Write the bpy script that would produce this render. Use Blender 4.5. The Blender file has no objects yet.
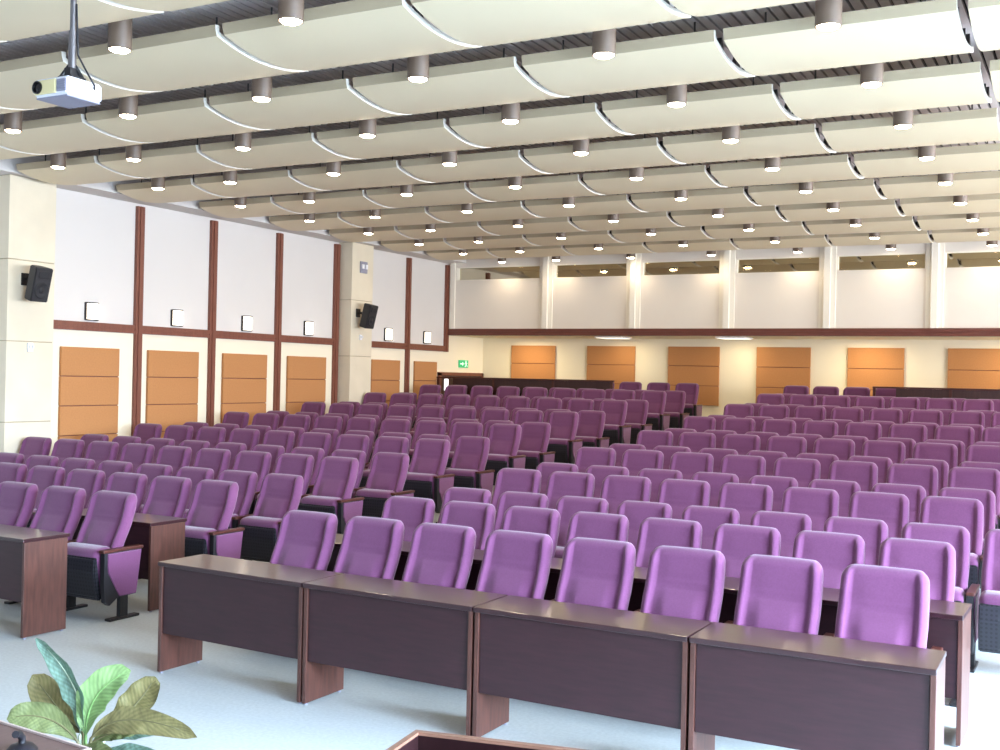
import bpy, bmesh, math, random
from mathutils import Vector, Matrix
random.seed(7)
C = bpy.context.scene.collection
SC = bpy.context.scene
PI = math.pi

# ------------------------------------------------------------------ camera
EYE = Vector((0.0, 0.0, 2.04))
FPX = 1110.53
YAW, PITCH, ROLL = math.radians(28.374), math.radians(0.0806), math.radians(-1.2569)
fwd = Vector((-math.sin(YAW)*math.cos(PITCH), math.cos(YAW)*math.cos(PITCH), math.sin(PITCH)))
rt0 = Vector((math.cos(YAW), math.sin(YAW), 0))
dn0 = -rt0.cross(fwd)
rt = math.cos(ROLL)*rt0 + math.sin(ROLL)*dn0
dn = -math.sin(ROLL)*rt0 + math.cos(ROLL)*dn0
cd = bpy.data.cameras.new('camera')
cam = bpy.data.objects.new('camera', cd)
C.objects.link(cam)
M = Matrix((rt, -dn, -fwd)).transposed().to_4x4()
M.translation = EYE
cam.matrix_world = M
cd.sensor_width = 36.0
cd.lens = FPX*36.0/1000.0
cd.clip_end = 200
SC.camera = cam

def in_frame(x, y, z, m=0):
    """whether a place in the hall falls inside the photograph (used to leave out repeats it does not show)"""
    v = Vector((x, y, z)) - EYE
    d = v.dot(fwd)
    if d < .1:
        return False
    px = 500 + FPX*v.dot(rt)/d
    py = 375 + FPX*v.dot(dn)/d
    return -m <= px <= 1000+m and -m <= py <= 750+m

# ------------------------------------------------------------------ materials
def lin(r, g, b):
    f = lambda c: (c/255/12.92) if c/255 <= .04045 else ((c/255+.055)/1.055)**2.4
    return (f(r), f(g), f(b), 1)

LEAVES = []
def mat(name, rgb, rough=.5, metal=0, spec=.5, noise=None, bump=None, coat=0, sheen=0, emit=None, estr=0):
    """noise = (scale, amount, stretch xyz); bump = (scale, strength)"""
    m = bpy.data.materials.new(name)
    m.use_nodes = True
    nt = m.node_tree
    b = nt.nodes['Principled BSDF']
    col = rgb if len(rgb) == 4 else lin(*rgb)
    b.inputs['Base Color'].default_value = col
    b.inputs['Roughness'].default_value = rough
    b.inputs['Metallic'].default_value = metal
    b.inputs['Specular IOR Level'].default_value = spec
    if coat:
        b.inputs['Coat Weight'].default_value = coat
        b.inputs['Coat Roughness'].default_value = .12
    if sheen:
        b.inputs['Sheen Weight'].default_value = sheen
        b.inputs['Sheen Roughness'].default_value = .45
    if emit:
        b.inputs['Emission Color'].default_value = emit if len(emit) == 4 else lin(*emit)
        b.inputs['Emission Strength'].default_value = estr
    tc = None
    if noise or bump:
        tc = nt.nodes.new('ShaderNodeTexCoord')
    if noise:
        mp = nt.nodes.new('ShaderNodeMapping')
        if len(noise) > 2:
            mp.inputs['Scale'].default_value = noise[2]
        nt.links.new(tc.outputs['Object'], mp.inputs['Vector'])
        n = nt.nodes.new('ShaderNodeTexNoise')
        n.inputs['Scale'].default_value = noise[0]
        n.inputs['Detail'].default_value = 5
        nt.links.new(mp.outputs['Vector'], n.inputs['Vector'])
        r = nt.nodes.new('ShaderNodeValToRGB')
        a = noise[1]
        r.color_ramp.elements[0].position = .3
        r.color_ramp.elements[1].position = .7
        r.color_ramp.elements[0].color = tuple(c*(1-a) for c in col[:3]) + (1,)
        r.color_ramp.elements[1].color = tuple(min(1, c*(1+a)) for c in col[:3]) + (1,)
        nt.links.new(n.outputs['Fac'], r.inputs['Fac'])
        nt.links.new(r.outputs['Color'], b.inputs['Base Color'])
    if bump:
        n2 = nt.nodes.new('ShaderNodeTexNoise')
        n2.inputs['Scale'].default_value = bump[0]
        n2.inputs['Detail'].default_value = 3
        nt.links.new(tc.outputs['Object'], n2.inputs['Vector'])
        bp = nt.nodes.new('ShaderNodeBump')
        bp.inputs['Strength'].default_value = bump[1]
        bp.inputs['Distance'].default_value = .004
        nt.links.new(n2.outputs['Fac'], bp.inputs['Height'])
        nt.links.new(bp.outputs['Normal'], b.inputs['Normal'])
    return m

fabric = mat('plum_fabric', (109, 62, 97), .85, spec=.2, noise=(90, .07), bump=(260, .25), sheen=.35)
black_plastic = mat('black_plastic', (26, 24, 30), .5)
dark_metal = mat('dark_metal', (30, 28, 30), .45, metal=.2)
arm_wood = mat('arm_wood', (74, 36, 30), .35, noise=(6, .25, (1, 1, 12)))
desk_wood = mat('mahogany_veneer', (46, 20, 25), .28, spec=.5, noise=(5, .22, (1, 8, 8)), coat=.6)
desk_front = mat('mahogany_front', (46, 22, 27), .45, spec=.4, noise=(5, .22, (1, 8, 8)), coat=.1)
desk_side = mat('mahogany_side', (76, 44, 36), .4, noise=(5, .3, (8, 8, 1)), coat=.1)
trim_wood = mat('trim_wood', (120, 70, 54), .5, noise=(4, .15, (8, 8, 1)))
band_wood = mat('band_wood', (104, 54, 42), .5, noise=(4, .15, (1, 8, 8)))
carpet = mat('grey_carpet', (182, 187, 187), .95, spec=.1, noise=(45, .07), bump=(190, .5))
white_paint = mat('white_paint', (215, 210, 205), .8, spec=.2, noise=(1.5, .012))
cream_paint = mat('cream_paint', (238, 228, 204), .8, spec=.2, noise=(1.5, .015))
back_white = mat('back_white', (232, 224, 212), .75, spec=.2, noise=(1.2, .015))
moulding = mat('cream_moulding', (242, 236, 222), .6, spec=.3, noise=(2, .01))
stone = mat('cream_stone', (218, 207, 184), .5, spec=.35, noise=(2.2, .045))
joint = mat('stone_joint', (172, 158, 132), .8, noise=(9, .05))
tan_board = mat('tan_board', (184, 130, 84), .85, spec=.15, noise=(45, .05), bump=(300, .2))
panel_white = mat('ceiling_panel_white', (228, 213, 181), .5, spec=.3, noise=(.8, .015))
panel_edge = mat('panel_edge_white', (240, 234, 222), .6, noise=(3, .01))
bracket_m = mat('bracket_metal', (60, 58, 58), .5, metal=.3, noise=(8, .1))
slat_m = mat('ceiling_slat', (205, 196, 196), .45, metal=.2, noise=(3, .12, (1, .1, 1)))
void_m = mat('ceiling_void', (22, 20, 20), .9, noise=(5, .1))
lamp_m = mat('downlight_body', (104, 86, 72), .5, metal=0, noise=(5, .04))
lip_m = mat('panel_lip_shade', (176, 160, 132), .6, noise=(2, .02))  # darker than the sheet: shade on the lip put into its colour
lamp_e = mat('downlight_glow', (255, 245, 225), .5, emit=(255, 236, 205), estr=60)
sconce_e = mat('sconce_glass', (250, 246, 238), .4, emit=(255, 240, 215), estr=5)
sconce_m = mat('sconce_metal', (58, 54, 54), .35, metal=.6)
speaker_m = mat('speaker_black', (32, 32, 36), .55, noise=(40, .08))
grille_m = mat('speaker_grille', (30, 30, 34), .7, bump=(300, .4))
white_plastic = mat('white_plastic', (232, 232, 236), .4, noise=(6, .01))
grey_plastic = mat('grey_plastic', (142, 142, 158), .5, noise=(6, .03))
yellow_lit_m = mat('plastic_yellow_lit', (228, 214, 160), .45, noise=(6, .02))  # yellow light on the projector's lens end, put into the colour
lens_m = mat('lens_glass', (16, 14, 16), .08)
steel = mat('steel_tube', (132, 128, 128), .3, metal=.8, noise=(5, .05))
mirror_glass = mat('tinted_window_glass', (196, 188, 166), .04, metal=1)
exit_green = mat('exit_green', (40, 150, 96), .5, emit=(60, 190, 120), estr=.7)
exit_white = mat('exit_white', (235, 250, 240), .5, emit=(225, 255, 235), estr=.9)
doorway_e = mat('doorway_glow', (250, 250, 255), .3, emit=(245, 246, 255), estr=3)
door_m = mat('door_brown', (58, 34, 34), .5, noise=(4, .2, (8, 8, 1)))
soffit_e = mat('soffit_diffuser', (245, 240, 230), .5, emit=(255, 244, 220), estr=2.0)
leaf_a = mat('leaf_green', (138, 146, 98), .35, spec=.5, noise=(28, .25, (1, 6, 1)))
leaf_b = mat('leaf_bright', (160, 190, 130), .35, spec=.5, noise=(24, .16, (1, 6, 1)))
leaf_c = mat('leaf_olive', (146, 136, 92), .4, spec=.5, noise=(28, .25, (1, 6, 1)))
leaf_d = mat('leaf_teal', (128, 156, 140), .3, spec=.6, noise=(30, .3, (1, 6, 1)))
stem_m = mat('leaf_stem', (196, 206, 178), .5, noise=(20, .08))
rib_dark = mat('rib_olive', (98, 92, 60), .5, noise=(20, .05))
rib_green = mat('rib_green', (112, 150, 84), .5, noise=(20, .05))
pot_m = mat('terracotta_pot', (122, 70, 52), .7, noise=(9, .12))
soil_m = mat('potting_soil', (48, 36, 28), .95, noise=(60, .4), bump=(80, .8))
lectern_m = mat('lectern_wood', (34, 16, 18), .3, noise=(5, .25, (8, 1, 1)), coat=.3)
lectern_rim = mat('lectern_rim', (128, 92, 76), .35, noise=(5, .15, (1, 8, 8)))
table_m = mat('table_brown', (104, 82, 78), .5, noise=(5, .1, (8, 1, 8)))
table_edge = mat('table_edge', (206, 186, 178), .5, noise=(5, .04))
cable_m = mat('cable_tan', (140, 112, 100), .5, noise=(9, .05))

# perforated seat shell: regular dots in a dark plastic skin
shell_m = mat('perforated_shell', (30, 28, 34), .45)
def perforate(m):
    nt = m.node_tree
    b = nt.nodes['Principled BSDF']
    tc = nt.nodes.new('ShaderNodeTexCoord')
    sx = nt.nodes.new('ShaderNodeSeparateXYZ')
    nt.links.new(tc.outputs['Object'], sx.inputs[0])
    def mth(op, a, bv=None):
        n = nt.nodes.new('ShaderNodeMath'); n.operation = op
        for i, v in enumerate((a, bv)):
            if v is None: continue
            if isinstance(v, (int, float)): n.inputs[i].default_value = v
            else: nt.links.new(v, n.inputs[i])
        return n.outputs[0]
    P = .032
    d = []
    for ax in ('X', 'Z'):
        f = mth('FRACT', mth('MULTIPLY', mth('ADD', sx.outputs[ax], 5.0), 1/P))
        c = mth('SUBTRACT', f, .5)
        d.append(mth('MULTIPLY', c, c))
    r = mth('LESS_THAN', mth('ADD', d[0], d[1]), .07)
    mx = nt.nodes.new('ShaderNodeMix'); mx.data_type = 'RGBA'
    mx.inputs[6].default_value = lin(36, 34, 42)
    mx.inputs[7].default_value = lin(14, 13, 16)
    nt.links.new(r, mx.inputs[0])
    nt.links.new(mx.outputs[2], b.inputs['Base Color'])
perforate(shell_m)

# ------------------------------------------------------------------ mesh helpers
def box(bm, x0, x1, y0, y1, z0, z1, bev=0, seg=2, mi=0):
    vs = [bm.verts.new((x, y, z)) for x in (x0, x1) for y in (y0, y1) for z in (z0, z1)]
    fs = []
    for q in ((0, 1, 3, 2), (4, 6, 7, 5), (0, 4, 5, 1), (2, 3, 7, 6), (0, 2, 6, 4), (1, 5, 7, 3)):
        f = bm.faces.new([vs[i] for i in q]); f.material_index = mi; fs.append(f)
    if bev:
        es = list({e for f in fs for e in f.edges})
        r = bmesh.ops.bevel(bm, geom=es, offset=bev, segments=seg, affect='EDGES', profile=.5)
        for f in r['faces']:
            f.material_index = mi
    return vs

def prism(bm, pts, axis, a0, a1, mi=0):
    """a polygon given in the two other axes, swept along axis from a0 to a1"""
    def P(p, a):
        return {'x': (a, p[0], p[1]), 'y': (p[0], a, p[1]), 'z': (p[0], p[1], a)}[axis]
    A = [bm.verts.new(P(p, a0)) for p in pts]
    B = [bm.verts.new(P(p, a1)) for p in pts]
    n = len(pts)
    fs = [bm.faces.new(A), bm.faces.new(B[::-1])]
    for i in range(n):
        fs.append(bm.faces.new((A[i], B[i], B[(i+1) % n], A[(i+1) % n])))
    for f in fs:
        f.material_index = mi
    return fs

def tube(bm, pts, rad, n=10, mi=0, cap=True):
    pts = [Vector(p) for p in pts]
    rads = rad if isinstance(rad, (list, tuple)) else [rad]*len(pts)
    rings = []
    up = Vector((0, 0, 1))
    for i, p in enumerate(pts):
        t = (pts[min(i+1, len(pts)-1)] - pts[max(i-1, 0)]).normalized()
        u = t.cross(up)
        if u.length < 1e-3:
            u = t.cross(Vector((0, 1, 0)))
        u.normalize(); w = t.cross(u)
        rings.append([bm.verts.new(p + rads[i]*(math.cos(2*PI*k/n)*u + math.sin(2*PI*k/n)*w)) for k in range(n)])
    for a, b in zip(rings, rings[1:]):
        for k in range(n):
            bm.faces.new((a[k], a[(k+1) % n], b[(k+1) % n], b[k])).material_index = mi
    if cap:
        bm.faces.new(rings[0][::-1]).material_index = mi
        bm.faces.new(rings[-1]).material_index = mi

def lathe(bm, prof, cx=0, cy=0, n=24, mi=0):
    rings = [[bm.verts.new((cx+r*math.cos(2*PI*k/n), cy+r*math.sin(2*PI*k/n), z)) for k in range(n)] for r, z in prof]
    for a, b in zip(rings, rings[1:]):
        for k in range(n):
            bm.faces.new((a[k], a[(k+1) % n], b[(k+1) % n], b[k])).material_index = mi
    bm.faces.new(rings[0][::-1]).material_index = mi
    bm.faces.new(rings[-1]).material_index = mi

def link(name, bm, mats, parent=None, smooth=False, loc=None, rot=None):
    bmesh.ops.recalc_face_normals(bm, faces=bm.faces[:])
    me = bpy.data.meshes.new(name)
    bm.to_mesh(me); bm.free()
    for m in (mats if isinstance(mats, (list, tuple)) else [mats]):
        me.materials.append(m)
    if smooth:
        for p in me.polygons:
            p.use_smooth = True
        if smooth == 'auto':
            try:
                me.set_sharp_from_angle(angle=math.radians(38))
            except Exception:
                pass
    o = bpy.data.objects.new(name, me)
    C.objects.link(o)
    if parent:
        o.parent = parent
    if loc is not None:
        o.location = loc
    if rot is not None:
        o.rotation_euler = rot
    return o

def boxobj(name, dims, mats, parent=None, bev=0, kind=None, loc=None, rot=None):
    bm = bmesh.new()
    box(bm, *dims, bev=bev)
    o = link(name, bm, mats, parent, loc=loc, rot=rot)
    if kind:
        o['kind'] = kind
    return o

def tag(o, label, cat, group=None):
    o['label'] = label; o['category'] = cat
    if group:
        o['group'] = group
    return o

def thing(name, label, cat, loc=(0, 0, 0), rotz=0, group=None):
    o = bpy.data.objects.new(name, None)
    o.empty_display_size = .1
    C.objects.link(o)
    o.location = loc; o.rotation_euler = (0, 0, rotz)
    return tag(o, label, cat, group)

def dup(root, loc, rotz=0, label=None, group=None):
    r = root.copy(); C.objects.link(r)
    r.location = loc; r.rotation_euler = (0, 0, rotz)
    if label:
        r['label'] = label
    if group:
        r['group'] = group
    for ch in root.children:
        c = ch.copy(); C.objects.link(c); c.parent = r
        for g in ch.children:
            d = g.copy(); C.objects.link(d); d.parent = c
    return r

ORD = ['first', 'second', 'third', 'fourth', 'fifth', 'sixth', 'seventh', 'eighth', 'ninth', 'tenth', 'eleventh', 'twelfth',
       'thirteenth', 'fourteenth', 'fifteenth', 'sixteenth', 'seventeenth']

# ------------------------------------------------------------------ the setting
XL, XR = -12.77, 6.6
YB, YR = 21.1, 22.75          # face of the overhanging upper wall, recessed lower back wall
HC = 4.78                     # slatted ceiling

# floor: flat at the front, then a two-row tier every step, up to the back wall
TZ = [0, .12, .245, .38, .522, .682, .84, .99]
TY = [9.33, 11.26, 13.17, 15.06, 17.0, 18.9, 20.75]
prof = [(-3.5, -.25), (-3.5, 0)]
for i, y in enumerate(TY):
    prof += [(y, TZ[i]), (y, TZ[i+1])]
prof += [(YR+.2, TZ[7]), (YR+.2, -.25)]
bm = bmesh.new()
prism(bm, prof, 'x', XL-.2, XR+.2)
link('floor', bm, carpet)['kind'] = 'structure'

# left wall
boxobj('wall_left', (XL-.25, XL, -3.5, YR+.2, -.2, HC+.1), white_paint, kind='structure')
boxobj('wall_left_lower', (XL-.02, XL+.012, 10.3, YR, -.1, 2.56), cream_paint, kind='structure')
boxobj('wall_left_upper', (XL-.02, XL+.012, YB+.02, YR, 2.56, 2.94), cream_paint, kind='structure')
# upper back wall (overhanging booth front) and recessed lower wall
bm = bmesh.new()
wins = [(-12.53, -10.49), (-10.16, -8.52), (-8.19, -6.57), (-6.25, -4.65), (-4.34, -2.78), (-2.46, -.9), (-.58, 1.0)]
ZW0, ZW1 = 4.13, 4.43
box(bm, XL, XR, YB, YB+.2, 2.93, ZW0)
box(bm, XL, XR, YB, YB+.2, ZW1, HC+.1)
xs = [XL] + [v for w in wins for v in w] + [XR]
for a, b in zip(xs[::2], xs[1::2]):
    box(bm, a, b, YB, YB+.2, ZW0, ZW1)
link('wall_back_upper', bm, back_white)['kind'] = 'structure'
boxobj('ceiling_soffit', (XL, XR, YB+.2, YR+.2, 2.93, 3.05), cream_paint, kind='structure')
boxobj('wall_back', (XL-.2, XR+.2, YR, YR+.25, .5, 2.95), cream_paint, kind='structure')
# upper windows: frame, dark reflecting pane
for i, (a, b) in enumerate(wins):
    if not in_frame(a+.1, YB, ZW0):
        continue
    w = thing('window_%d' % (i+1), '', 'window'); del w['label']; del w['category']; w['kind'] = 'structure'
    boxobj('pane', (a, b, YB+.09, YB+.10, ZW0, ZW1), mirror_glass, w)
    bm = bmesh.new()
    for q in ((a, b, ZW0, ZW0+.02), (a, b, ZW1-.02, ZW1), (a, a+.02, ZW0, ZW1), (b-.02, b, ZW0, ZW1)):
        box(bm, q[0], q[1], YB+.03, YB+.09, q[2], q[3])
    link('window_frame', bm, moulding, w)
# pilasters on the upper back wall
tn = [0]
def trim(bm, m):
    tn[0] += 1
    o = link('trim_%d' % tn[0], bm, m); o['kind'] = 'structure'
    return o
for x in (-12.62, -10.325, -8.355, -6.41, -4.495, -2.62, -.74):
    bm = bmesh.new()
    if x < -12:
        box(bm, x-.06, x+.06, YB-.04, YB, 3.07, 4.6)
    else:
        box(bm, x-.15, x+.15, YB-.03, YB, 3.07, 4.6)
        box(bm, x-.06, x+.06, YB-.09, YB-.03, 3.07, 4.6, bev=.006)
    trim(bm, moulding)
# wooden band under the upper wall
bm = bmesh.new()
box(bm, XL, XR, YB-.06, YB+.1, 2.93, 2.99); box(bm, XL, XR, YB-.04, YB+.1, 2.99, 3.01); box(bm, XL, XR, YB-.06, YB+.1, 3.01, 3.07)
trim(bm, band_wood)
# vertical wooden posts and horizontal rails on the left wall
for y0, y1, z0 in ((12.03, 12.17, .2), (13.61, 13.75, .2), (15.26, 15.40, .3), (16.93, 17.075, .4), (19.42, 19.56, .6), (20.98, 21.12, 2.56)):
    bm = bmesh.new()
    box(bm, XL, XL+.055, y0, y1, z0, 4.475)
    box(bm, XL, XL+.07, y0+.045, y1-.045, z0, 4.475)
    trim(bm, trim_wood)
for y0, y1 in ((10.33, 12.03), (12.17, 13.61), (13.75, 15.26), (15.40, 16.93), (17.78, 19.42), (19.56, 20.98)):
    bm = bmesh.new()
    box(bm, XL, XL+.05, y0, y1, 2.565, 2.61); box(bm, XL, XL+.035, y0, y1, 2.61, 2.63); box(bm, XL, XL+.05, y0, y1, 2.63, 2.69)
    trim(bm, trim_wood)
# stone pillars
for k, (y0, y1) in enumerate(((9.60, 10.33), (17.09, 17.78))):
    bm = bmesh.new()
    zs = [0, 1.305, 2.365, 3.43, 4.52]
    for a, b in zip(zs, zs[1:]):
        box(bm, XL, -12.45, y0, y1, a+.006, b-.006, bev=.004, seg=1, mi=0)
    box(bm, XL, -12.458, y0+.008, y1-.008, 0, 4.52, mi=1)
    o = link('pillar_%d' % (k+1), bm, [stone, joint]); o['kind'] = 'structure'
# a plain soffit along the left wall, at the ends of the ceiling panels
boxobj('ceiling_edge', (XL, -12.3, -3.5, YB, 4.52, HC), white_paint, kind='structure')
# slatted dark ceiling
bm = bmesh.new()
box(bm, XL-.2, XR+.2, -3.5, YR+.2, HC+.03, HC+.12, mi=1)
x = -12.3
while x < XR:
    box(bm, x, x+.07, -3.5, YB, HC, HC+.03)
    x += .092
link('ceiling', bm, [slat_m, void_m])['kind'] = 'structure'
# right wall with tall windows (beyond the frame; daylight enters there)
RW = [(-2.6, .2), (1.2, 4.0), (5.0, 7.8), (8.8, 11.6), (12.6, 15.4), (16.4, 19.2)]
bm = bmesh.new()
box(bm, XR, XR+.25, -3.5, YR+.2, -.2, .9); box(bm, XR, XR+.25, -3.5, YR+.2, 3.9, HC+.1)
ys = [-3.5] + [v for w in RW for v in w] + [YR+.2]
for a, b in zip(ys[::2], ys[1::2]):
    box(bm, XR, XR+.25, a, b, .9, 3.9)
link('wall_right', bm, white_paint)['kind'] = 'structure'

# ------------------------------------------------------------------ tan acoustic panels
def acoustic_panel(label, wall, a, b, z0, rows, zt, grp):
    bh = .418
    if wall == 'left':
        t = thing('acoustic_panel', label, 'wall panel', (XL+.016, (a+b)/2, zt-bh*rows), 0, grp)
    else:
        t = thing('acoustic_panel', label, 'wall panel', ((a+b)/2, YR-.004, zt-bh*rows), 0, grp)
    h = (b-a)/2
    for r in range(rows):
        z1 = bh*(rows-r)-.006; zz = bh*(rows-r-1)+.006
        bm = bmesh.new()
        if wall == 'left':
            box(bm, 0, .045, -h, h, zz, z1, bev=.006)
        else:
            box(bm, -h, h, -.045, 0, zz, z1, bev=.006)
        link('board', bm, tan_board, t)
    bm = bmesh.new()
    if wall == 'left':
        box(bm, 0, .03, -h+.01, h-.01, .01, bh*rows-.01)
    else:
        box(bm, -h+.01, h-.01, -.03, 0, .01, bh*rows-.01)
    link('backing', bm, trim_wood, t)
LP = [(10.69, 11.73), (12.30, 13.37), (13.94, 15.03), (15.60, 16.70), (18.19, 19.19), (19.76, 20.64)]
LPn = ['on the side wall right beside the near stone pillar', 'second on the side wall after the near stone pillar', 'third on the side wall after the near stone pillar',
       'on the side wall just before the far stone pillar', 'on the side wall just past the far stone pillar', 'on the side wall nearest the exit door']
for (a, b), n in zip(LP, LPn):
    acoustic_panel('tan fabric panel, '+n, 'left', a, b, 0, 4 if a < 18 else 3, 2.332, 'acoustic panels on the side wall')
BP = [(-11.98, -10.86), (-10.07, -8.93), (-8.17, -7.04), (-6.25, -5.15), (-4.42, -3.35), (-2.56, -1.45)]
BPn = ['nearest the exit corner', 'second from the exit corner', 'third from the exit corner',
       'fourth from the exit corner', 'fifth from the exit corner', 'sixth from the exit corner']
for (a, b), n in zip(BP, BPn):
    acoustic_panel('tan acoustic panel on the lower back wall, '+n, 'back', a, b, 0, 3, 2.772, 'acoustic panels on the back wall')

# ------------------------------------------------------------------ wall lights
def sconce(loc, label):
    t = thing('wall_sconce', label, 'wall lamp', loc, 0, 'wall sconces on the side wall')
    bm = bmesh.new(); box(bm, 0, .02, -.06, .06, -.13, .13, bev=.004)
    link('back_plate', bm, sconce_m, t)
    bm = bmesh.new()
    n = 10
    pts = [(.025, -.095)] + [(.025+.075*math.sin(PI*k/n), -.095*math.cos(PI*k/n)) for k in range(1, n)] + [(.025, .095)]
    prism(bm, pts, 'z', -.115, .115)
    link('glass_shade', bm, sconce_e, t, smooth='auto')
    for z in (-.125, .118):
        bm = bmesh.new()
        pts = [(.0, -.1)] + [(.03+.08*math.sin(PI*k/n), -.1*math.cos(PI*k/n)) for k in range(0, n+1)] + [(.0, .1)]
        prism(bm, pts, 'z', z-.006, z+.012)
        link('clip', bm, sconce_m, t)
    bm = bmesh.new(); box(bm, .0, .035, -.112, -.094, -.125, .125)
    link('side_bar', bm, sconce_m, t)
SY = [(11.23, 'nearest the near stone pillar'), (12.9, 'second from the near stone pillar'), (14.52, 'third from the near stone pillar'),
      (16.19, 'just before the far stone pillar'), (18.77, 'just past the far stone pillar'), (20.25, 'nearest the exit door')]
for y, n in SY:
    sconce((XL, y, 2.845), 'lit glass sconce above the wooden rail, '+n)

# ------------------------------------------------------------------ loudspeakers on the pillars
def loudspeaker(label, loc, rz):
    t = thing('wall_loudspeaker', label, 'loudspeaker', loc, rz)
    # local +X faces the hall; the cabinet leans forward and down
    bm = bmesh.new()
    prism(bm, [(-.07, -.10), (.10, -.135), (.10, .135), (-.07, .10), (-.11, .06), (-.11, -.06)], 'z', -.225, .225)
    bmesh.ops.bevel(bm, geom=bm.edges[:], offset=.012, segments=2, affect='EDGES')
    R = (0, math.radians(14), 0)
    cab = link('cabinet', bm, speaker_m, t, rot=R)
    bm = bmesh.new()
    lathe(bm, [(.108, 0), (.108, .008), (.095, .014), (.065, .006), (.045, .004), (.035, .012), (.02, .02)], n=24)
    bmesh.ops.rotate(bm, verts=bm.verts[:], matrix=Matrix.Rotation(PI/2, 3, 'Y'))
    bmesh.ops.translate(bm, verts=bm.verts[:], vec=(.10, 0, -.07))
    link('woofer', bm, grille_m, cab, smooth='auto')
    bm = bmesh.new(); box(bm, .095, .112, -.08, .08, .09, .18, bev=.008)
    link('horn', bm, grille_m, cab)
    bm = bmesh.new()
    tube(bm, [(-.09, 0, .02), (-.16, 0, .06), (-.22, 0, .06)], .022)
    box(bm, -.24, -.22, -.06, .06, -.02, .14)
    link('bracket', bm, dark_metal, t)
loudspeaker('black loudspeaker tilted down on the near stone pillar', (-12.21, 9.86, 3.12), 0)
loudspeaker('black loudspeaker tilted down on the far stone pillar', (-12.21, 17.30, 3.13), 0)

def fixture(name, label, cat, loc, s, m):
    t = thing(name, label, cat, loc)
    bm = bmesh.new(); box(bm, 0, .03, -s[0], s[0], -s[1], s[1], bev=.006)
    link('cover', bm, m, t)
    bm = bmesh.new()
    for dy in (-.5, .5):
        lathe(bm, [(s[0]*.38, 0), (s[0]*.4, .03), (s[0]*.25, .05)], n=14) if False else None
        box(bm, .03, .06, dy*s[0]-s[0]*.3, dy*s[0]+s[0]*.3, -s[1]*.3, s[1]*.5, bev=.008)
    link('lamp_head', bm, white_plastic, t)
fixture('emergency_light', 'grey twin emergency light high on the far stone pillar', 'emergency light', (-12.45, 17.44, 4.07), (.11, .11), grey_plastic)
fixture('wall_sensor', 'small white wall sensor under the near loudspeaker', 'sensor', (-12.45, 9.95, 2.29), (.04, .06), white_plastic)
fixture('wall_socket', 'small white fixture under the far loudspeaker', 'fixture', (-12.45, 17.39, 2.73), (.035, .05), white_plastic)

# ------------------------------------------------------------------ exit sign and exit door
t = thing('exit_sign', 'green running man exit sign above the exit door', 'sign', (XL+.012, 21.83, 2.31))
bm = bmesh.new(); box(bm, 0, .03, -.2, .2, -.085, .085, bev=.005)
link('sign_box', bm, exit_green, t)
bm = bmesh.new()
# arrow and running figure, in white relief
box(bm, .03, .034, -.17, -.07, -.012, .012)
prism(bm, [(-.07, -.045), (-.02, 0), (-.07, .045)], 'x', .03, .034)
lathe(bm, [(.018, 0), (.018, .004)], n=12)
bmesh.ops.transform(bm, matrix=Matrix.Translation((.03, .085, .055)) @ Matrix.Rotation(PI/2, 4, 'Y'), verts=bm.verts[-24:])
prism(bm, [(.06, .035), (.1, .035), (.115, -.02), (.075, -.02)], 'x', .03, .034)
prism(bm, [(.075, -.02), (.1, -.02), (.06, -.07), (.035, -.07)], 'x', .03, .034)
prism(bm, [(.095, -.02), (.115, -.02), (.16, -.05), (.15, -.065)], 'x', .03, .034)
prism(bm, [(.045, .02), (.06, .035), (.03, -.01), (.02, 0)], 'x', .03, .034)
prism(bm, [(.1, .035), (.145, .015), (.14, .0), (.1, .02)], 'x', .03, .034)
link('pictogram', bm, exit_white, t)
d = bpy.data.objects.new('door_1', None); C.objects.link(d); d['kind'] = 'structure'
d.location = (XL+.012, 21.75, .99)
bm = bmesh.new()
box(bm, 0, .06, -1.02, -.93, 0, 1.1); box(bm, 0, .06, .86, .95, 0, 1.1); box(bm, 0, .06, -1.02, .95, 1.05, 1.12)
link('door_frame', bm, trim_wood, d)
for s in (-1, 1):
    y0, y1 = (-.93, -.035) if s < 0 else (-.035, .86)
    lf = boxobj('door_leaf', (.005, .04, y0+.003, y1-.003, 0, 1.05), door_m, d)
boxobj('door_glow', (.035, .045, -.78, -.62, .72, .97), doorway_e, d)  # added glowing patches standing for bright light beyond the doorway
boxobj('door_glow', (.035, .045, -.09, .02, .78, .86), doorway_e, d)

# flat lights in the soffit under the upper wall
for x, n in ((-9.05, 'above the second back acoustic panel'), (-6.45, 'above the fourth back acoustic panel')):
    t = thing('soffit_light', 'flat pale light in the soffit under the wood band, '+n, 'ceiling light', (x, 21.75, 2.93))
    bm = bmesh.new(); box(bm, -.3, .3, -.3, .3, -.03, 0, bev=.005); link('frame', bm, white_plastic, t)
    bm = bmesh.new(); box(bm, -.27, .27, -.27, .27, -.036, -.03); link('diffuser', bm, soffit_e, t)

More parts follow.
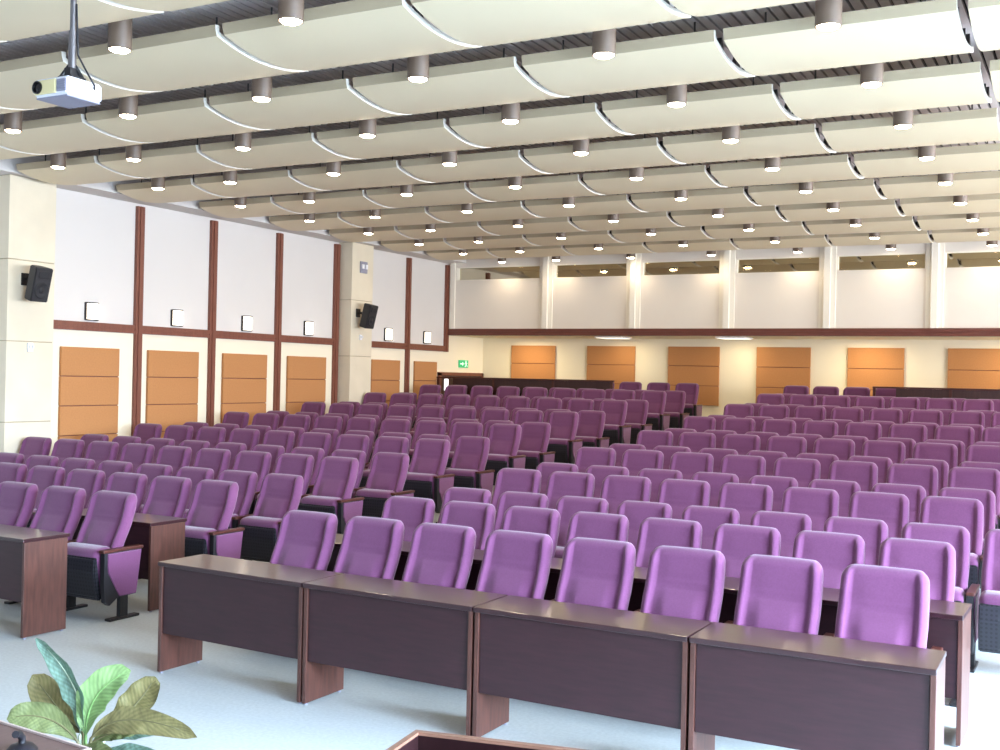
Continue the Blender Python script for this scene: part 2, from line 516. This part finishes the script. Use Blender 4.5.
# ------------------------------------------------------------------ suspended ceiling panels and downlights
SY0, SP = 7.69, 1.632
CX0, CP = -1.672, 1.655
def ceiling_panel(width):
    """a sheet bowed downward between two slots, with an upright lip on the side nearest the stage"""
    t = thing('ceiling_panel', '', 'ceiling panel')
    bm = bmesh.new()
    w = width/2
    A = [(.18, .155), (.185, .12), (.20, .075)]
    n = 14
    for k in range(1, n+1):
        s = k/n
        y = .20 + 1.10*s
        A.append((y, (.075*(1-s) + .09*s) - .34*s*(1-s)))
    low = [(y, z) for y, z in A]
    th = .045
    up = []
    for i, (y, z) in enumerate(low):
        y0, z0 = low[max(i-1, 0)]; y1, z1 = low[min(i+1, len(low)-1)]
        dy, dz = y1-y0, z1-z0; L = math.hypot(dy, dz)
        up.append((y - dz/L*th, z + dy/L*th))
    rows = []
    for x in (-w, w):
        rows.append(([bm.verts.new((x, y, z)) for y, z in low], [bm.verts.new((x, y, z)) for y, z in up]))
    (la, ua), (lb, ub) = rows
    N = len(low)
    for i in range(N-1):
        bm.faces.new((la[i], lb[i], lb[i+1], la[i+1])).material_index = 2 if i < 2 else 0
        bm.faces.new((ua[i], ua[i+1], ub[i+1], ub[i]))
        bm.faces.new((la[i], la[i+1], ua[i+1], ua[i])).material_index = 1
        bm.faces.new((lb[i], ub[i], ub[i+1], lb[i+1])).material_index = 1
    bm.faces.new((la[0], ua[0], ub[0], lb[0])); bm.faces.new((la[-1], lb[-1], ub[-1], ua[-1]))
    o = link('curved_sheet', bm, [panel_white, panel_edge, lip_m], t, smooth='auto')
    # end frames: a rib along each end, upstanding brackets that carry the sheet
    for s in (-1, 1):
        bm = bmesh.new()
        xa, xb = (w-.05, w-.012) if s > 0 else (-w+.012, -w+.05)
        for yc in (.42, .85, 1.15):
            i = min(range(N), key=lambda q: abs(low[q][0]-yc))
            zb = up[i][1]
            prism(bm, [(yc-.07, zb), (yc+.07, zb), (yc, zb+.10)], 'x', xa, xb)
        link('hanger_bracket', bm, bracket_m, t)
    bm = bmesh.new()
    for xx in (-w*.7, w*.7):
        for yc in (.45, 1.1):
            i = min(range(N), key=lambda q: abs(low[q][0]-yc))
            tube(bm, [(xx, yc, up[i][1]-.005), (xx, yc, HC-4.46+.0)], .008, 6)
    link('suspension_rod', bm, bracket_m, t)
    return t
GP = .07   # gap between neighbouring panels
full = ceiling_panel(CP-GP)
edge = ceiling_panel(1.40)
PZ = 4.46
used = set()
def put(proto, x, y, label, grp):
    if proto.name in used:
        return dup(proto, (x, y, PZ), 0, label, grp)
    used.add(proto.name)
    proto.location = (x, y, PZ); proto['label'] = label; proto['group'] = grp
    return proto
for s in range(-3, 8):
    y = SY0 + SP*s
    for c in range(-1, 7):
        if c == 6:
            x = -10.775-GP/2-.70; pr = edge; ww = .70
        else:
            x = CX0 - CP*c; pr = full; ww = CP/2
        if not any(in_frame(x+a*ww*.96, y+b, 4.5, -4) for a in (-1, -.5, 0, .5, 1) for b in (.2, .5, .9, 1.4)):
            continue
        lab = 'cream bowed ceiling panel, %s bay from the side wall, %s row from the windows' % (ORD[6-c], ORD[7-s])
        put(pr, x, y, lab, 'bowed ceiling panels')

dl = thing('downlight', '', 'downlight')
bm = bmesh.new()
lathe(bm, [(.089, .31), (.089, .004), (.087, 0), (.080, 0), (.077, .02)], n=28)
link('housing', bm, lamp_m, dl, smooth='auto')
bm = bmesh.new()
lathe(bm, [(.0765, .022), (.0765, .002), (.060, -.010), (.02, -.015)], n=24)
link('lens', bm, lamp_e, dl, smooth='auto')
ld = bpy.data.lights.new('downlight_beam', 'SPOT'); ld.energy = 27; ld.color = (1, .80, .56); ld.spot_size = math.radians(140); ld.spot_blend = .6; ld.shadow_soft_size = .06
o = bpy.data.objects.new('beam', ld); C.objects.link(o); o.parent = dl; o.location = (0, 0, -.02)
first = True
for s in range(-2, 9):
    y = SY0 + SP*s
    for c in range(0, 7):
        x = CX0 - CP*c if c < 6 else -11.22
        if not in_frame(x, y, 4.47, 6):
            continue
        lab = 'dark cylindrical downlight, %s from the side wall, %s row from the windows' % (ORD[6-c], ORD[8-s])
        if first:
            dl.location = (x, y, 4.47); dl['label'] = lab; dl['group'] = 'cylinder downlights in the ceiling slots'; first = False
        else:
            dup(dl, (x, y, 4.47), 0, lab, 'cylinder downlights in the ceiling slots')

# ------------------------------------------------------------------ projector on its pole
t = thing('ceiling_projector', 'white projector hanging from a steel pole below the ceiling', 'projector', (-5.42, 4.43, 3.672), math.radians(0))
bm = bmesh.new()
prism(bm, [(-.135, .0), (.15, .0), (.15, .26), (-.135, .26)], 'z', -.055, .055)
bmesh.ops.bevel(bm, geom=bm.edges[:], offset=.014, segments=2, affect='EDGES')
body = link('body', bm, white_plastic, t)
bm = bmesh.new(); box(bm, -.12, .14, .01, .25, -.062, -.054); link('underside', bm, grey_plastic, body)
bm = bmesh.new(); box(bm, -.115, .06, -.012, .002, -.042, .042, bev=.006); link('front_panel', bm, yellow_lit_m, body)
bm = bmesh.new()
lathe(bm, [(.038, 0), (.038, .018), (.031, .021), (.028, .008), (.01, .012)], n=20)
bmesh.ops.transform(bm, matrix=Matrix.Translation((-.085, -.005, 0)) @ Matrix.Rotation(PI/2, 4, 'X'), verts=bm.verts[:])
link('lens', bm, lens_m, body, smooth='auto')
bm = bmesh.new(); box(bm, .07, .145, -.008, .0, -.035, .035); 
for k in range(5):
    box(bm, .075, .14, -.012, -.006, -.03+k*.014, -.024+k*.014)
link('vent_grille', bm, grey_plastic, body)
bm = bmesh.new()
box(bm, .02, .13, .04, .15, .055, .07); box(bm, .05, .10, .06, .13, .07, .12)
tube(bm, [(.03, .05, .06), (.07, .09, .15)], .012); tube(bm, [(.12, .14, .06), (.08, .1, .15)], .012)
link('mount', bm, dark_metal, t)
bm = bmesh.new(); tube(bm, [(.075, .095, .11), (.075, .095, .34)], .024, 12); tube(bm, [(.075, .095, .32), (.075, .095, HC-3.672)], .018, 12)
link('pole', bm, steel, t, smooth='auto')
bm = bmesh.new()
tube(bm, [(.095, .1, .5), (.105, .11, .2), (.15, .14, .1), (.17, .18, .03), (.13, .21, .0)], .006, 6)
link('cable', bm, black_plastic, t)

# ------------------------------------------------------------------ tip-up chairs
def lerp(tab, z):
    if z <= tab[0][0]:
        return tab[0][1]
    for (a, va), (b, vb) in zip(tab, tab[1:]):
        if z <= b:
            s = (z-a)/(b-a); s = s*s*(3-2*s) if False else s
            return va + (vb-va)*s
    return tab[-1][1]
TOP = .999
HW = [(.38, .224), (.55, .243), (.70, .247), (.85, .243), (.95, .238), (TOP, .234)]
SPINE = [(.38, -.215), (.46, -.200), (.54, -.176), (.62, -.142), (.70, -.103), (.76, -.073), (.82, -.049), (.88, -.031), (.94, -.016), (TOP, -.003)]
def sst(a, b, x):
    t_ = max(0, min(1, (x-a)/(b-a))); return t_*t_*(3-2*t_)
def backrest_bm():
    bm = bmesh.new()
    NU, NV = 32, 34
    rc = .066
    F, B = [], []
    for j in range(NV+1):
        v = j/NV
        v = 1-(1-v)**1.35
        z = .38 + (TOP-.38)*v
        hw = lerp(HW, z)
        if z > TOP-rc:
            q = z-(TOP-rc)
            hw -= (rc - math.sqrt(max(0, rc*rc-q*q)))*.95
        fr, br = [], []
        for i in range(NU+1):
            s = -1 + 2*i/NU
            u = math.copysign(1-(1-abs(s))**1.35, s)
            x = u*hw
            a = abs(x)/lerp(HW, z)
            zz = z + .004*(1-(x/.23)**2)*v**10
            y = lerp(SPINE, z)
            fade = 1-sst(.93, 1.0, z)
            y -= .030*sst(.70, .84, a)*fade
            y += .012*math.exp(-((a-.715)/.022)**2)*fade
            y += .007*math.exp(-((z-.775)/.012)**2)*(1-sst(.6, .7, a))
            y -= .022*math.exp(-((z-.63)/.10)**2)*(1-sst(.35, .68, a))
            y -= .006*math.exp(-((z-.87)/.06)**2)*(1-sst(.35, .68, a))
            d = min(hw-abs(x), TOP-z)
            r = .05
            off = 0 if d >= r else r - math.sqrt(max(0, r*r-(r-d)**2))
            yb = lerp(SPINE, z) + .085 - .02*math.sin(PI*v)*0
            offb = 0 if d >= .035 else .035 - math.sqrt(max(0, .035**2-(.035-d)**2))
            fr.append(bm.verts.new((x, y+off, zz)))
            br.append(bm.verts.new((x, max(yb-offb, y+off+.001), zz)))
        F.append(fr); B.append(br)
    for j in range(NV):
        for i in range(NU):
            bm.faces.new((F[j][i], F[j][i+1], F[j+1][i+1], F[j+1][i]))
            bm.faces.new((B[j][i], B[j+1][i], B[j+1][i+1], B[j][i+1]))
        for i in (0, NU):
            bm.faces.new((F[j][i], F[j+1][i], B[j+1][i], B[j][i]))
    for i in range(NU):
        bm.faces.new((F[NV][i], F[NV][i+1], B[NV][i+1], B[NV][i]))
        bm.faces.new((F[0][i], B[0][i], B[0][i+1], F[0][i+1]))
    return bm

def arm_parts(parent, x, side):
    """upright panel between two seats with a wooden armrest, post and foot"""
    bm = bmesh.new()
    poly = [(-.345, .555), (.045, .555), (-.005, .19), (-.20, .185), (-.285, .13), (-.33, .16), (-.345, .30)]
    prism(bm, poly, 'x', x-.022, x+.022)
    link('arm_frame', bm, black_plastic, parent)
    for s in (-1, 1):
        if s != side and side:
            continue
        bm = bmesh.new()
        inner = [(-.315, .55), (.04, .55), (-.008, .195), (-.19, .195), (-.31, .40)]
        xa, xb = (x+.018, x+.030) if s > 0 else (x-.030, x-.018)
        prism(bm, inner, 'x', xa, xb)
        bmesh.ops.bevel(bm, geom=bm.edges[:], offset=.005, segments=2, affect='EDGES')
        link('side_panel', bm, fabric, parent)
    bm = bmesh.new(); box(bm, x-.030, x+.030, -.36, .06, .556, .582, bev=.007)
    link('armrest', bm, arm_wood, parent)
    bm = bmesh.new()
    box(bm, x-.02, x+.02, -.17, -.09, .01, .2)
    box(bm, x-.032, x+.032, -.285, .03, .0, .022, bev=.006)
    link('leg', bm, dark_metal, parent)

def make_chair(ends):
    """ends: which sides carry an upright ('both', 'right')"""
    t = thing('auditorium_chair', '', 'chair')
    link('backrest', backrest_bm(), fabric, t, smooth=True)
    # folded seat: cushion behind, perforated shell in front
    bm = bmesh.new()
    box(bm, -.240, .240, -.085, .10, -.19, .205, bev=.05, seg=4)
    link('seat_cushion', bm, fabric, t, smooth=True, loc=(0, -.272, .385), rot=(math.radians(6), 0, 0))
    bm = bmesh.new()
    prism(bm, [(-.098, .136), (-.072, .146), (-.05, -.20), (-.075, -.215), (-.10, -.18), (-.118, .03)], 'x', -.238, .238)
    bmesh.ops.bevel(bm, geom=bm.edges[:], offset=.01, segments=2, affect='EDGES')
    link('seat_shell', bm, shell_m, t, loc=(0, -.272, .385), rot=(math.radians(6), 0, 0))
    arm_parts(t, .283, 1)
    if ends == 'both':
        arm_parts(t, -.283, -1)
    return t

proto_r = make_chair('right')
proto_b = make_chair('both')

# rows: (first chair x at the back edge of the head, pitch, head y, tier, seats)
RROW = {1: (-5.157, .586, 6.60), 2: (-5.118, .580, 7.90), 3: (-5.116, .579, 8.88), 4: (-5.087, .576, 9.85), 5: (-5.127, .584, 10.82),
        6: (-5.094, .576, 11.79), 7: (-5.089, .574, 12.73), 8: (-5.076, .570, 13.67), 9: (-5.050, .564, 14.56), 10: (-5.114, .576, 15.60),
        11: (-5.080, .577, 16.54), 12: (-5.095, .566, 17.53), 13: (-5.070, .582, 18.47), 14: (-5.090, .560, 19.45), 15: (-5.05, .572, 20.36),
        16: (-5.102, .560, 21.36)}
LROW = {1: (-7.265, .606, 6.66, 4), 2: (-7.292, .584, 7.93, 7), 3: (-7.258, .594, 8.85, 8), 4: (-7.292, .606, 9.84, 9), 5: (-7.269, .613, 10.81, 9),
        6: (-7.280, .605, 11.74, 9), 7: (-7.208, .607, 12.63, 9), 8: (-7.274, .611, 13.65, 9), 9: (-7.281, .605, 14.60, 9), 10: (-7.272, .604, 15.56, 9),
        11: (-7.22, .602, 16.49, 9), 12: (-7.262, .614, 17.53, 9), 13: (-7.221, .604, 18.42, 9), 14: (-7.257, .608, 19.43, 9), 15: (-7.209, .604, 20.38, 9),
        16: (-7.258, .606, 21.32, 9)}
TIER = {1: 0, 2: 0, 3: 0, 4: 1, 5: 1, 6: 2, 7: 2, 8: 3, 9: 3, 10: 4, 11: 4, 12: 5, 13: 5, 14: 6, 15: 6, 16: 7}
cu = set()
def put_chair(proto, x, y, z, lab, grp):
    if proto.name in cu:
        return dup(proto, (x, y, z), 0, lab, grp)
    cu.add(proto.name)
    proto.location = (x, y, z); proto['label'] = lab; proto['group'] = grp
    return proto
def hue(r):
    return 'lilac' if r <= 3 else ('purple' if r <= 9 else 'dark plum')
for r, (x0, p, y) in RROW.items():
    for k in range(0, 10):
        if r < 3 and k > 7:
            break
        x = x0 + p*k
        if k > 5 and not in_frame(x-.22, y, TZ[TIER[r]]+.9, -3):
            continue
        put_chair(proto_b if k == 0 else proto_r, x, y, TZ[TIER[r]],
                  '%s tip-up chair, %s from the aisle, %s row behind the joined desks' % (hue(r), ORD[k], ORD[r-1]),
                  'chairs of the block behind the joined desks')
for r, (x0, p, y, n) in LROW.items():
    for k in range(n):
        x = x0 - p*k
        if not in_frame(x+.22, y, TZ[TIER[r]]+.9, -1) and k > 1:
            continue
        put_chair(proto_r, x, y, TZ[TIER[r]],
                  '%s tip-up chair, %s from the aisle, %s row beside the side wall' % (hue(r), ORD[k], ORD[r-1]),
                  'chairs of the block beside the side wall')

# ------------------------------------------------------------------ desks
def make_desk(a, b, label, grp, depth=.42):
    """a, b: the two front top corners (x, y)"""
    L = math.hypot(b[0]-a[0], b[1]-a[1])-.012
    t = thing('desk', label, 'desk', ((a[0]+b[0])/2, (a[1]+b[1])/2, 0), math.atan2(b[1]-a[1], b[0]-a[0]), grp)
    h = L/2
    bm = bmesh.new(); box(bm, -h, h, 0, depth, .722, .75, bev=.004); link('tabletop', bm, desk_wood, t)
    bm = bmesh.new(); box(bm, -h+.03, h-.03, .028, .046, .27, .721, bev=.002); link('modesty_panel', bm, desk_front, t)
    for s in (-1, 1):
        bm = bmesh.new()
        xa, xb = (h-.028, h-.002) if s > 0 else (-h+.002, -h+.028)
        box(bm, xa, xb, .015, depth-.02, .012, .722, bev=.002)
        sp = link('side_panel', bm, desk_side, t)
        bm = bmesh.new()
        for yy in (.04, depth-.05):
            lathe(bm, [(.012, 0), (.012, .006), (.006, .012)], cx=(xa+xb)/2, cy=yy, n=10)
        link('leveling_foot', bm, grey_plastic, sp)
    return t
J = [(-5.535, 5.47), (-4.275, 5.42), (-3.06, 5.40), (-1.80, 5.385), (-.622, 5.40)]
DN = ['at the aisle end, paper-bright floor beside it', 'second from the aisle', 'third from the aisle', 'farthest from the aisle']
DN = ['end one beside the aisle', 'second from the aisle', 'third from the aisle', 'fourth from the aisle, at the bright end']
for (a, b), n in zip(zip(J, J[1:]), DN):
    make_desk(a, b, 'dark desk of the front row of four, '+n, 'front row of joined desks')
K = [(-5.50, 6.83), (-4.28, 6.81), (-3.06, 6.79), (-1.85, 6.77), (-.645, 6.75)]
KN = ['first from the aisle', 'second from the aisle', 'third from the aisle', 'end desk showing past the last chair']
for (a, b), n in zip(zip(K, K[1:]), KN):
    make_desk(a, b, 'dark desk between the two front chair rows, '+n, 'second row of joined desks')
make_desk((-8.24, 5.63), (-7.02, 5.60), 'dark wooden desk beside the plant, before the block at the side wall', 'desks of the side wall block')
make_desk((-8.16, 6.81), (-6.95, 6.79), 'dark wooden desk behind the first chair row of the side wall block', 'desks of the side wall block')

# ------------------------------------------------------------------ guard rails in front of the last row
def rail(label, xa, xb, post_xs):
    t = thing('guard_rail', label, 'railing', (xa, 20.64, TZ[6]))
    L = xb-xa; zt = 2.012-TZ[6]
    bm = bmesh.new(); box(bm, 0, L, -.03, .03, zt-.03, zt, bev=.006); link('handrail', bm, arm_wood, t)
    for px in post_xs:
        bm = bmesh.new(); box(bm, px-.025, px+.025, -.02, .02, 0, zt-.03); link('post', bm, arm_wood, t)
    bm = bmesh.new(); box(bm, .4, L-.05, -.008, .008, .25, zt-.031); link('infill_panel', bm, door_m, t)
rail('dark wooden guard rail before the last chair row, running to the side wall', -12.70, -8.55, [.03, 1.4, 2.8, 4.1])
rail('dark wooden guard rail before the last chair row, behind the joined-desk block', -3.57, .2, [.03, 1.3, 2.6])

# ------------------------------------------------------------------ foreground: table, lectern, potted plant
t = thing('presenter_table', 'brown table corner below the potted plant, with light edge strip', 'table', (-2.965, 2.635, 0))
# local: the long edge runs toward -X from the corner at (0,0); the table extends toward the camera side (-Y)
bm = bmesh.new(); box(bm, -1.3, 0, -.62, 0, .728, .758, bev=.003); top = link('tabletop', bm, table_m, t, rot=(0, 0, math.radians(-4)))
bm = bmesh.new(); box(bm, -1.3, .006, 0, .008, .728, .764); box(bm, 0, .010, -.62, .008, .728, .764); link('edge_strip', bm, table_edge, t, rot=(0, 0, math.radians(-4)))
for lx, ly in ((-1.24, -.06), (-.06, -.06), (-1.24, -.56), (-.06, -.56)):
    bm = bmesh.new(); box(bm, lx-.025, lx+.025, ly-.025, ly+.025, 0, .728, bev=.004); link('leg', bm, table_m, t, rot=(0, 0, math.radians(-4)))
for k, (x, y, n) in enumerate(((-3.40, 2.47, 'under the arched tan cable'), (-3.12, 2.50, 'beside the table corner'))):
    m = thing('microphone_base', 'black microphone base on the brown table, '+n, 'microphone', (x, y, .758))
    bm = bmesh.new(); lathe(bm, [(.05, 0), (.05, .012), (.035, .028), (.012, .034)], n=20); link('base', bm, black_plastic, m, smooth='auto')
    bm = bmesh.new()
    tube(bm, [(0, 0, .03), (0, 0, .05), (.01, -.02, .07), (.03, -.05, .08)], .012, 10)
    link('capsule', bm, black_plastic, m, smooth='auto')
bm = bmesh.new()
tube(bm, [(-3.50+.016*k, 2.40 + .002*k, .763 + .055*math.sin(PI*k/14)) for k in range(15)], .005, 8)
tag(link('table_cable', bm, cable_m, smooth=True), 'tan cable arching over a microphone base on the brown table', 'cable')

t = thing('lectern', 'dark open-topped wooden lectern with a pale rim at the bottom edge', 'lectern', (-1.53, 2.42, 0))
# plan: rear edge runs toward +X, a slanting corner at the aisle side; the open top faces the camera
out = [(0, 0), (.62, .135), (.68, -.40), (.09, -.54), (.03, -.24)]
inn = [(.017, -.015), (.602, .112), (.655, -.385), (.107, -.515), (.048, -.238)]
bm = bmesh.new()
zt = 1.12
n = len(out)
Vo0 = [bm.verts.new((x, y, 0)) for x, y in out]; Vo1 = [bm.verts.new((x, y, zt)) for x, y in out]
Vi1 = [bm.verts.new((x, y, zt)) for x, y in inn]; Vi0 = [bm.verts.new((x, y, zt-.16)) for x, y in inn]
for i in range(n):
    j = (i+1) % n
    bm.faces.new((Vo0[i], Vo0[j], Vo1[j], Vo1[i])); bm.faces.new((Vi1[i], Vi1[j], Vi0[j], Vi0[i])); bm.faces.new((Vo1[i], Vo1[j], Vi1[j], Vi1[i]))
bm.faces.new(Vi0); bm.faces.new(Vo0[::-1])
link('body', bm, lectern_m, t)
bm = bmesh.new()
for i in range(n):
    j = (i+1) % n
    q = [out[i], out[j], inn[j], inn[i]]
    prism(bm, q, 'z', zt, zt+.008)
link('rim', bm, lectern_rim, t)

# potted plant: crown near one point, broad leaves fanning out
PB = Vector((-3.55, 3.14, .54))
SCL = .0040
hr = Vector((math.cos(YAW), math.sin(YAW), 0)); hf = Vector((-math.sin(YAW), math.cos(YAW), 0))
t = thing('potted_plant', 'potted plant with broad variegated leaves on the carpet beside the brown table', 'plant', (PB.x, PB.y, 0))
bm = bmesh.new(); lathe(bm, [(.11, 0), (.15, .30), (.165, .30), (.165, .34), (.145, .34), (.14, .31)], n=28); link('pot', bm, pot_m, t, smooth='auto')
bm = bmesh.new(); lathe(bm, [(.14, .30), (.08, .318), (.02, .322)], n=20); link('soil', bm, soil_m, t, smooth='auto')
def leaf(m, root, mid, tip, width, fold=.25, blunt=2.2, roll=0.0, rib=None):
    """root/mid/tip: offsets in metres (across, up, away) from the crown; a bowed blade with a raised midrib"""
    P = [hr*p[0] + Vector((0, 0, p[1])) + hf*p[2] + Vector((0, 0, PB.z)) for p in (root, mid, tip)]
    bm = bmesh.new()
    N, W = 18, 8
    rows = []
    cl = []
    for i in range(N+1):
        s = i/N
        c = P[0]*(1-s)**2 + P[1]*2*s*(1-s) + P[2]*s*s
        cl.append(c)
    for i in range(N+1):
        s = i/N
        tg = (cl[min(i+1, N)] - cl[max(i-1, 0)]).normalized()
        view = (hf*-1 + Vector((0, 0, .55))).normalized()
        sd = tg.cross(view).normalized()
        nr = sd.cross(tg).normalized()
        sd2 = math.cos(roll)*sd + math.sin(roll)*nr
        nr2 = sd2.cross(tg).normalized()
        prof_ = (s/.45)**.8 if s < .45 else math.sqrt(max(0, 1-((s-.45)/.55)**blunt))
        w = width*max(.03, prof_)
        row = []
        for j in range(W+1):
            u = -1+2*j/W
            wav = .006*math.sin(s*22+u*2)*abs(u)
            row.append(bm.verts.new(cl[i] + sd2*u*w + nr2*(-abs(u)**1.3*w*fold*-1 + wav)))
        rows.append(row)
    ul = bm.loops.layers.uv.new('UVMap')
    for i, (a, b) in enumerate(zip(rows, rows[1:])):
        for j in range(W):
            f = bm.faces.new((a[j], a[j+1], b[j+1], b[j]))
            for lp, (q, r_) in zip(f.loops, ((j, i), (j+1, i), (j+1, i+1), (j, i+1))):
                lp[ul].uv = (q/W, r_/N)
    r = bmesh.ops.solidify(bm, geom=bm.faces[:], thickness=.002)
    o = link('leaf', bm, m, t, smooth=True)
    bm = bmesh.new()
    base = [Vector((0, 0, .31))*1 + (P[0]-Vector((0, 0, .31)))*q for q in (0, .5, 1)]
    tube(bm, base + [c + Vector((0, 0, .002)) for c in cl[1:-2]], [.009, .008, .007] + [.0035*(1-i/N)+.001 for i in range(1, N-1)], 6)
    link('midrib', bm, rib or (rib_dark if m is leaf_c or m is leaf_a else rib_green if m is leaf_b else stem_m), o, smooth=True)
def veins(m):
    nt = m.node_tree; b = nt.nodes['Principled BSDF']
    src = b.inputs['Base Color'].links[0].from_socket
    uv = nt.nodes.new('ShaderNodeTexCoord'); sx = nt.nodes.new('ShaderNodeSeparateXYZ')
    nt.links.new(uv.outputs['UV'], sx.inputs[0])
    def mth(op, *v):
        n = nt.nodes.new('ShaderNodeMath'); n.operation = op
        for i, q in enumerate(v):
            if isinstance(q, (int, float)): n.inputs[i].default_value = q
            else: nt.links.new(q, n.inputs[i])
        return n.outputs[0]
    a = mth('ABSOLUTE', mth('SUBTRACT', sx.outputs[0], .5))
    w = mth('SINE', mth('SUBTRACT', mth('MULTIPLY', sx.outputs[1], 95.0), mth('MULTIPLY', a, 38.0)))
    f = mth('MULTIPLY_ADD', w, .5, .5)
    hs = nt.nodes.new('ShaderNodeMix'); hs.data_type = 'RGBA'; hs.blend_type = 'MULTIPLY'
    nt.links.new(f, hs.inputs[0]); nt.links.new(src, hs.inputs[6]); hs.inputs[7].default_value = (.76, .78, .72, 1)
    nt.links.new(hs.outputs[2], b.inputs['Base Color'])
for m in (leaf_a, leaf_b, leaf_c, leaf_d):
    veins(m)
def px(x, y, f=0):
    return ((x-85)*SCL, (742-y)*SCL, f)
leaf(leaf_d, px(80, 736), px(88, 690, .02), px(36, 638, -.02), .048, .5, blunt=1.7, roll=.5)
leaf(leaf_b, px(86, 736), px(84, 690, 0), px(127, 671, .03), .072, .35, blunt=2.4)
leaf(leaf_c, px(96, 738, .05), px(130, 716, .12), px(142, 686, .16), .068, .25, blunt=3)
leaf(leaf_c, px(94, 736, -.03), px(120, 698, -.05), px(203, 728, -.08), .054, .25, blunt=1.8, roll=-.2)
leaf(leaf_c, px(80, 734, .03), px(54, 728, .1), px(19, 684, .12), .066, .2, blunt=4)
leaf(leaf_a, px(80, 740, -.02), px(50, 708, -.0), px(13, 716, -.06), .056, .25, blunt=4)
leaf(leaf_a, px(92, 742, -.02), px(120, 724, -.03), px(140, 728, -.06), .03, .3)
leaf(leaf_d, px(100, 744, .05), px(130, 728, .08), px(168, 730, .1), .05, .3)
leaf(leaf_a, px(84, 745, -.08), px(110, 738, -.12), px(138, 756, -.2), .05, .3)
leaf(leaf_d, px(100, 750, -.08), px(140, 738, -.1), px(185, 752, -.16), .042, .3)
leaf(leaf_a, px(78, 746, -.04), px(50, 752, -.08), px(30, 775, -.1), .05, .3)

# ------------------------------------------------------------------ light
w = bpy.data.worlds.new('daylight'); SC.world = w
w.use_nodes = True
bg = w.node_tree.nodes['Background']
bg.inputs['Color'].default_value = (.72, .84, 1, 1)
bg.inputs['Strength'].default_value = .85
def area(name, loc, rot, sx, sy, power, col, spread=None):
    ld = bpy.data.lights.new(name, 'AREA'); ld.shape = 'RECTANGLE'; ld.size = sx; ld.size_y = sy; ld.energy = power; ld.color = col
    if spread:
        ld.spread = spread
    o = bpy.data.objects.new(name, ld); C.objects.link(o); o.location = loc; o.rotation_euler = rot
    return o
for i, (a, b) in enumerate(RW):
    area('window_daylight', (XR-.02, (a+b)/2, 2.4), (0, math.radians(57), 0), 2.9, b-a, [2200, 1500, 450, 60, 40, 30][i], (.62, .79, 1.0), math.radians(125))
# extra steep fill lights added at two windows to brighten the right side
for (a, b), pw in zip(RW[1:3], (2600, 3000)):
    area('floor_fill', (XR-.04, (a+b)/2, 2.4), (0, math.radians(45), 0), 2.9, b-a, pw, (.58, .78, 1.0), math.radians(95))
# upward fill lights added at the windows to brighten the far ceiling
for (a, b), pw in zip(RW[2:], (150, 420, 620, 620)):
    area('ceiling_fill', (XR-.03, (a+b)/2, 2.4), (0, math.radians(112), 0), 2.9, b-a, pw, (.95, .96, 1.0), math.radians(130))
# warm lamps in the soffit over the last rows
for x in (-11.4, -9.05, -6.45, -4.0, -1.2):
    area('soffit_lamp', (x, 22.0, 2.90), (0, 0, 0), .5, .5, 31, (1, .82, .50))

SC.view_settings.view_transform = 'Standard'
SC.view_settings.look = 'None'
SC.view_settings.gamma = 1
SC.view_settings.use_curve_mapping = False
SC.view_settings.exposure = -0.42
SC.cycles.use_denoising = True
SC.cycles.max_bounces = 8
SC.cycles.diffuse_bounces = 5
